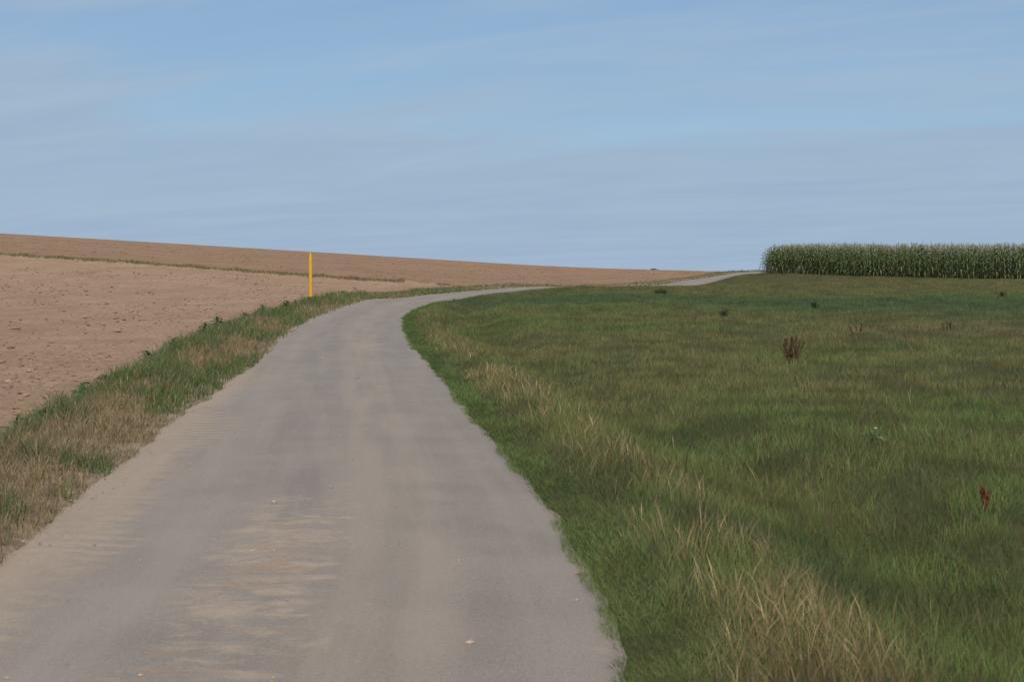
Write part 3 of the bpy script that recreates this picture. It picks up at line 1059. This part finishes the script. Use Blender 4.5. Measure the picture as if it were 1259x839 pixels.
def broadleaf(x, y, h, nl, label, flower=None, green=(.10, .155, .060)):
    root = empty('broadleaf_weed', (x, y, gz(x, y)), rng.random() * 6.28)
    tag(root, label, 'weed', None if flower is not None else 'leafy weeds along the field edge')
    st = MB()
    u = np.linspace(0, 1, 5)
    l = rng.normal(0, .06, 2)
    st.tube(np.stack([l[0] * u, l[1] * u, h * u - .03], 1), np.linspace(.008, .003, 5), (.09, .12, .05), 5)
    st.build('stem', M_weed, root)
    lf = MB()
    for i in range(nl):
        az = rng.random() * 6.283
        d = np.array([math.cos(az), math.sin(az), 0])
        z0 = h * (.08 + .8 * i / nl)
        L = (.16 + .12 * rng.random()) * (1.1 - .5 * i / nl) * (h / .4) ** .5
        uu = np.linspace(0, 1, 6)
        pth = np.array([l[0], l[1], 0]) * (z0 / h) + d * (L * uu)[:, None] + np.array([0, 0, 1.]) * (z0 + L * (.8 * uu - .75 * uu ** 2))[:, None]
        wd = L * .26 * np.sin(np.pi * np.clip(uu, .05, .98)) ** .7
        lf.ribbon(pth, wd, (-d[1], d[0], 0), np.array(green) * (.7 + .6 * rng.random()), .2)
    lf.build('foliage', M_weed, root)
    if flower is not None:
        fl_ = MB()
        fs = .5 if flower[2] > .3 else .7
        for i in range(14):
            az = i / 14 * 6.283
            c = np.array([l[0], l[1], h])
            d = np.array([math.cos(az), math.sin(az), .25])
            fl_.ribbon(np.stack([c, c + d * .02 * fs, c + d * .04 * fs]), [.004 * fs, .009 * fs, .003 * fs], (-d[1], d[0], 0), flower, 0)
        fl_.blob(np.array([l[0], l[1], h + .005]), (.012, .012, .008), np.array(flower) * .8)
        fl_.build('flower', M_weed, root)
    return root


WL = 'broad leaved green weed growing where the verge meets the ploughed field'


def at_verge(d, f=.9):
    i = np.abs(CL[:, 1] - d).argmin()
    la_, lb_ = left_edge(np.array([ARC[i]]))
    o = la_[0] + (lb_[0] - la_[0]) * f
    return CL[i, 0] - NRM[i, 0] * o, CL[i, 1] - NRM[i, 1] * o


for d_, f_, h_ in [(14.6, .93, .30), (17.5, .9, .34), (19.0, .96, .30), (24.0, .95, .34), (27.5, .97, .42), (31, .95, .40), (33.5, .98, .50), (35, .92, .44),
                   (36.5, 1.0, .60), (39.5, .95, .45), (44, .9, .42), (46.5, .98, .52), (48, .85, .46), (49.5, .95, .5), (51, 1.0, .4), (55, .9, .3), (60, .93, .36), (66, .95, .3)]:
    x_, y_ = at_verge(d_, f_)
    broadleaf(x_, y_, h_ * .52, 24, WL)
x_, y_ = at_verge(13.7, .92)
broadleaf(x_, y_, .20, 8, 'low weed with a yellow flower on the outer edge of the verge', (.75, .62, .03))
x_, y_ = (1069 - CX) / F * 13.2, 13.2
broadleaf(x_, y_, .15, 5, 'tiny white flower standing in the olive meadow grass', (.75, .75, .68))

# low dark heap on the skyline and a row of rush clumps in the meadow
x_, y_ = (804 - CX) / F * 176, 176.0
hp = MB()
for i in range(26):
    hp.blob((rng.normal(0, .20), rng.normal(0, .15), .05 + .07 * rng.random()), (.12, .12, .08), np.array([.09, .075, .05]) * (.7 + .6 * rng.random()), .4)
o = hp.build('soil_heap', M_clod)
o.location = (x_, y_, gz(x_, y_) - .02)
tag(o, 'low dark heap of earth on the skyline of the brown field', 'heap')
for i, (qx, d_) in enumerate([(808, 71.0), (813, 71.5), (817, 70.6), (889, 41.0), (1232, 56), (1002, 47)]):
    x_, y_ = (qx - CX) / F * d_, d_
    mb = MB()
    for j in range(40):
        az, sp = rng.random() * 6.283, .05 + .16 * rng.random()
        h_ = .16 + .16 * rng.random()
        b0 = np.array([rng.normal(0, .06), rng.normal(0, .06), -.02])
        pth = b0 + np.array([[0, 0, 0], [math.cos(az) * sp * .4, math.sin(az) * sp * .4, h_ * .7], [math.cos(az) * sp, math.sin(az) * sp, h_]])
        mb.ribbon(pth, [.010, .009, .002], (-math.sin(az), math.cos(az), 0), np.array([.030, .048, .020]) * (.7 + .6 * rng.random()), .1)
    o = mb.build('grass_tussock', M_weed)
    o.location = (x_, y_, gz(x_, y_))
    tag(o, 'dark green grass tussock standing above the meadow grass', 'grass', 'dark tussocks in the meadow')

# a fallen leaf and a pale pebble by the right edge of the lane
def on_road(px_, py_):
    d = EYE * F / (py_ - HOR)
    for _ in range(5):
        x = (px_ - CX) / F * d
        t0, _s = road_t([x], [d])
        zr = float(macro([x], [d])[0] + crown(np.clip(t0, -HALF, HALF))[0])
        d = (EYE - zr) * F / (py_ - HOR)
    return (px_ - CX) / F * d, d, zr


x_, y_, z_ = on_road(706, 708)
lf = MB()
uu = np.linspace(0, 1, 6)
lf.ribbon(np.stack([.055 * uu, .012 * np.sin(uu * 3), .006 + .012 * uu * (1 - uu) * 4], 1), .013 * np.sin(np.pi * np.clip(uu, .04, .97)), (0, 1, 0), (.38, .20, .06), .25)
o = lf.build('fallen_leaf', M_dead)
o.location = (x_, y_, z_ + .002)
tag(o, 'small orange brown fallen leaf at the grassy edge of the lane', 'leaf')
x_, y_, z_ = on_road(709, 739)
pb = MB()
pb.blob((0, 0, .004), (.008, .007, .005), (.62, .60, .56))
o = pb.build('pebble', M_clod, smooth=True)
o.location = (x_, y_, z_)
tag(o, 'tiny white pebble on the asphalt beside the green fringe', 'pebble')
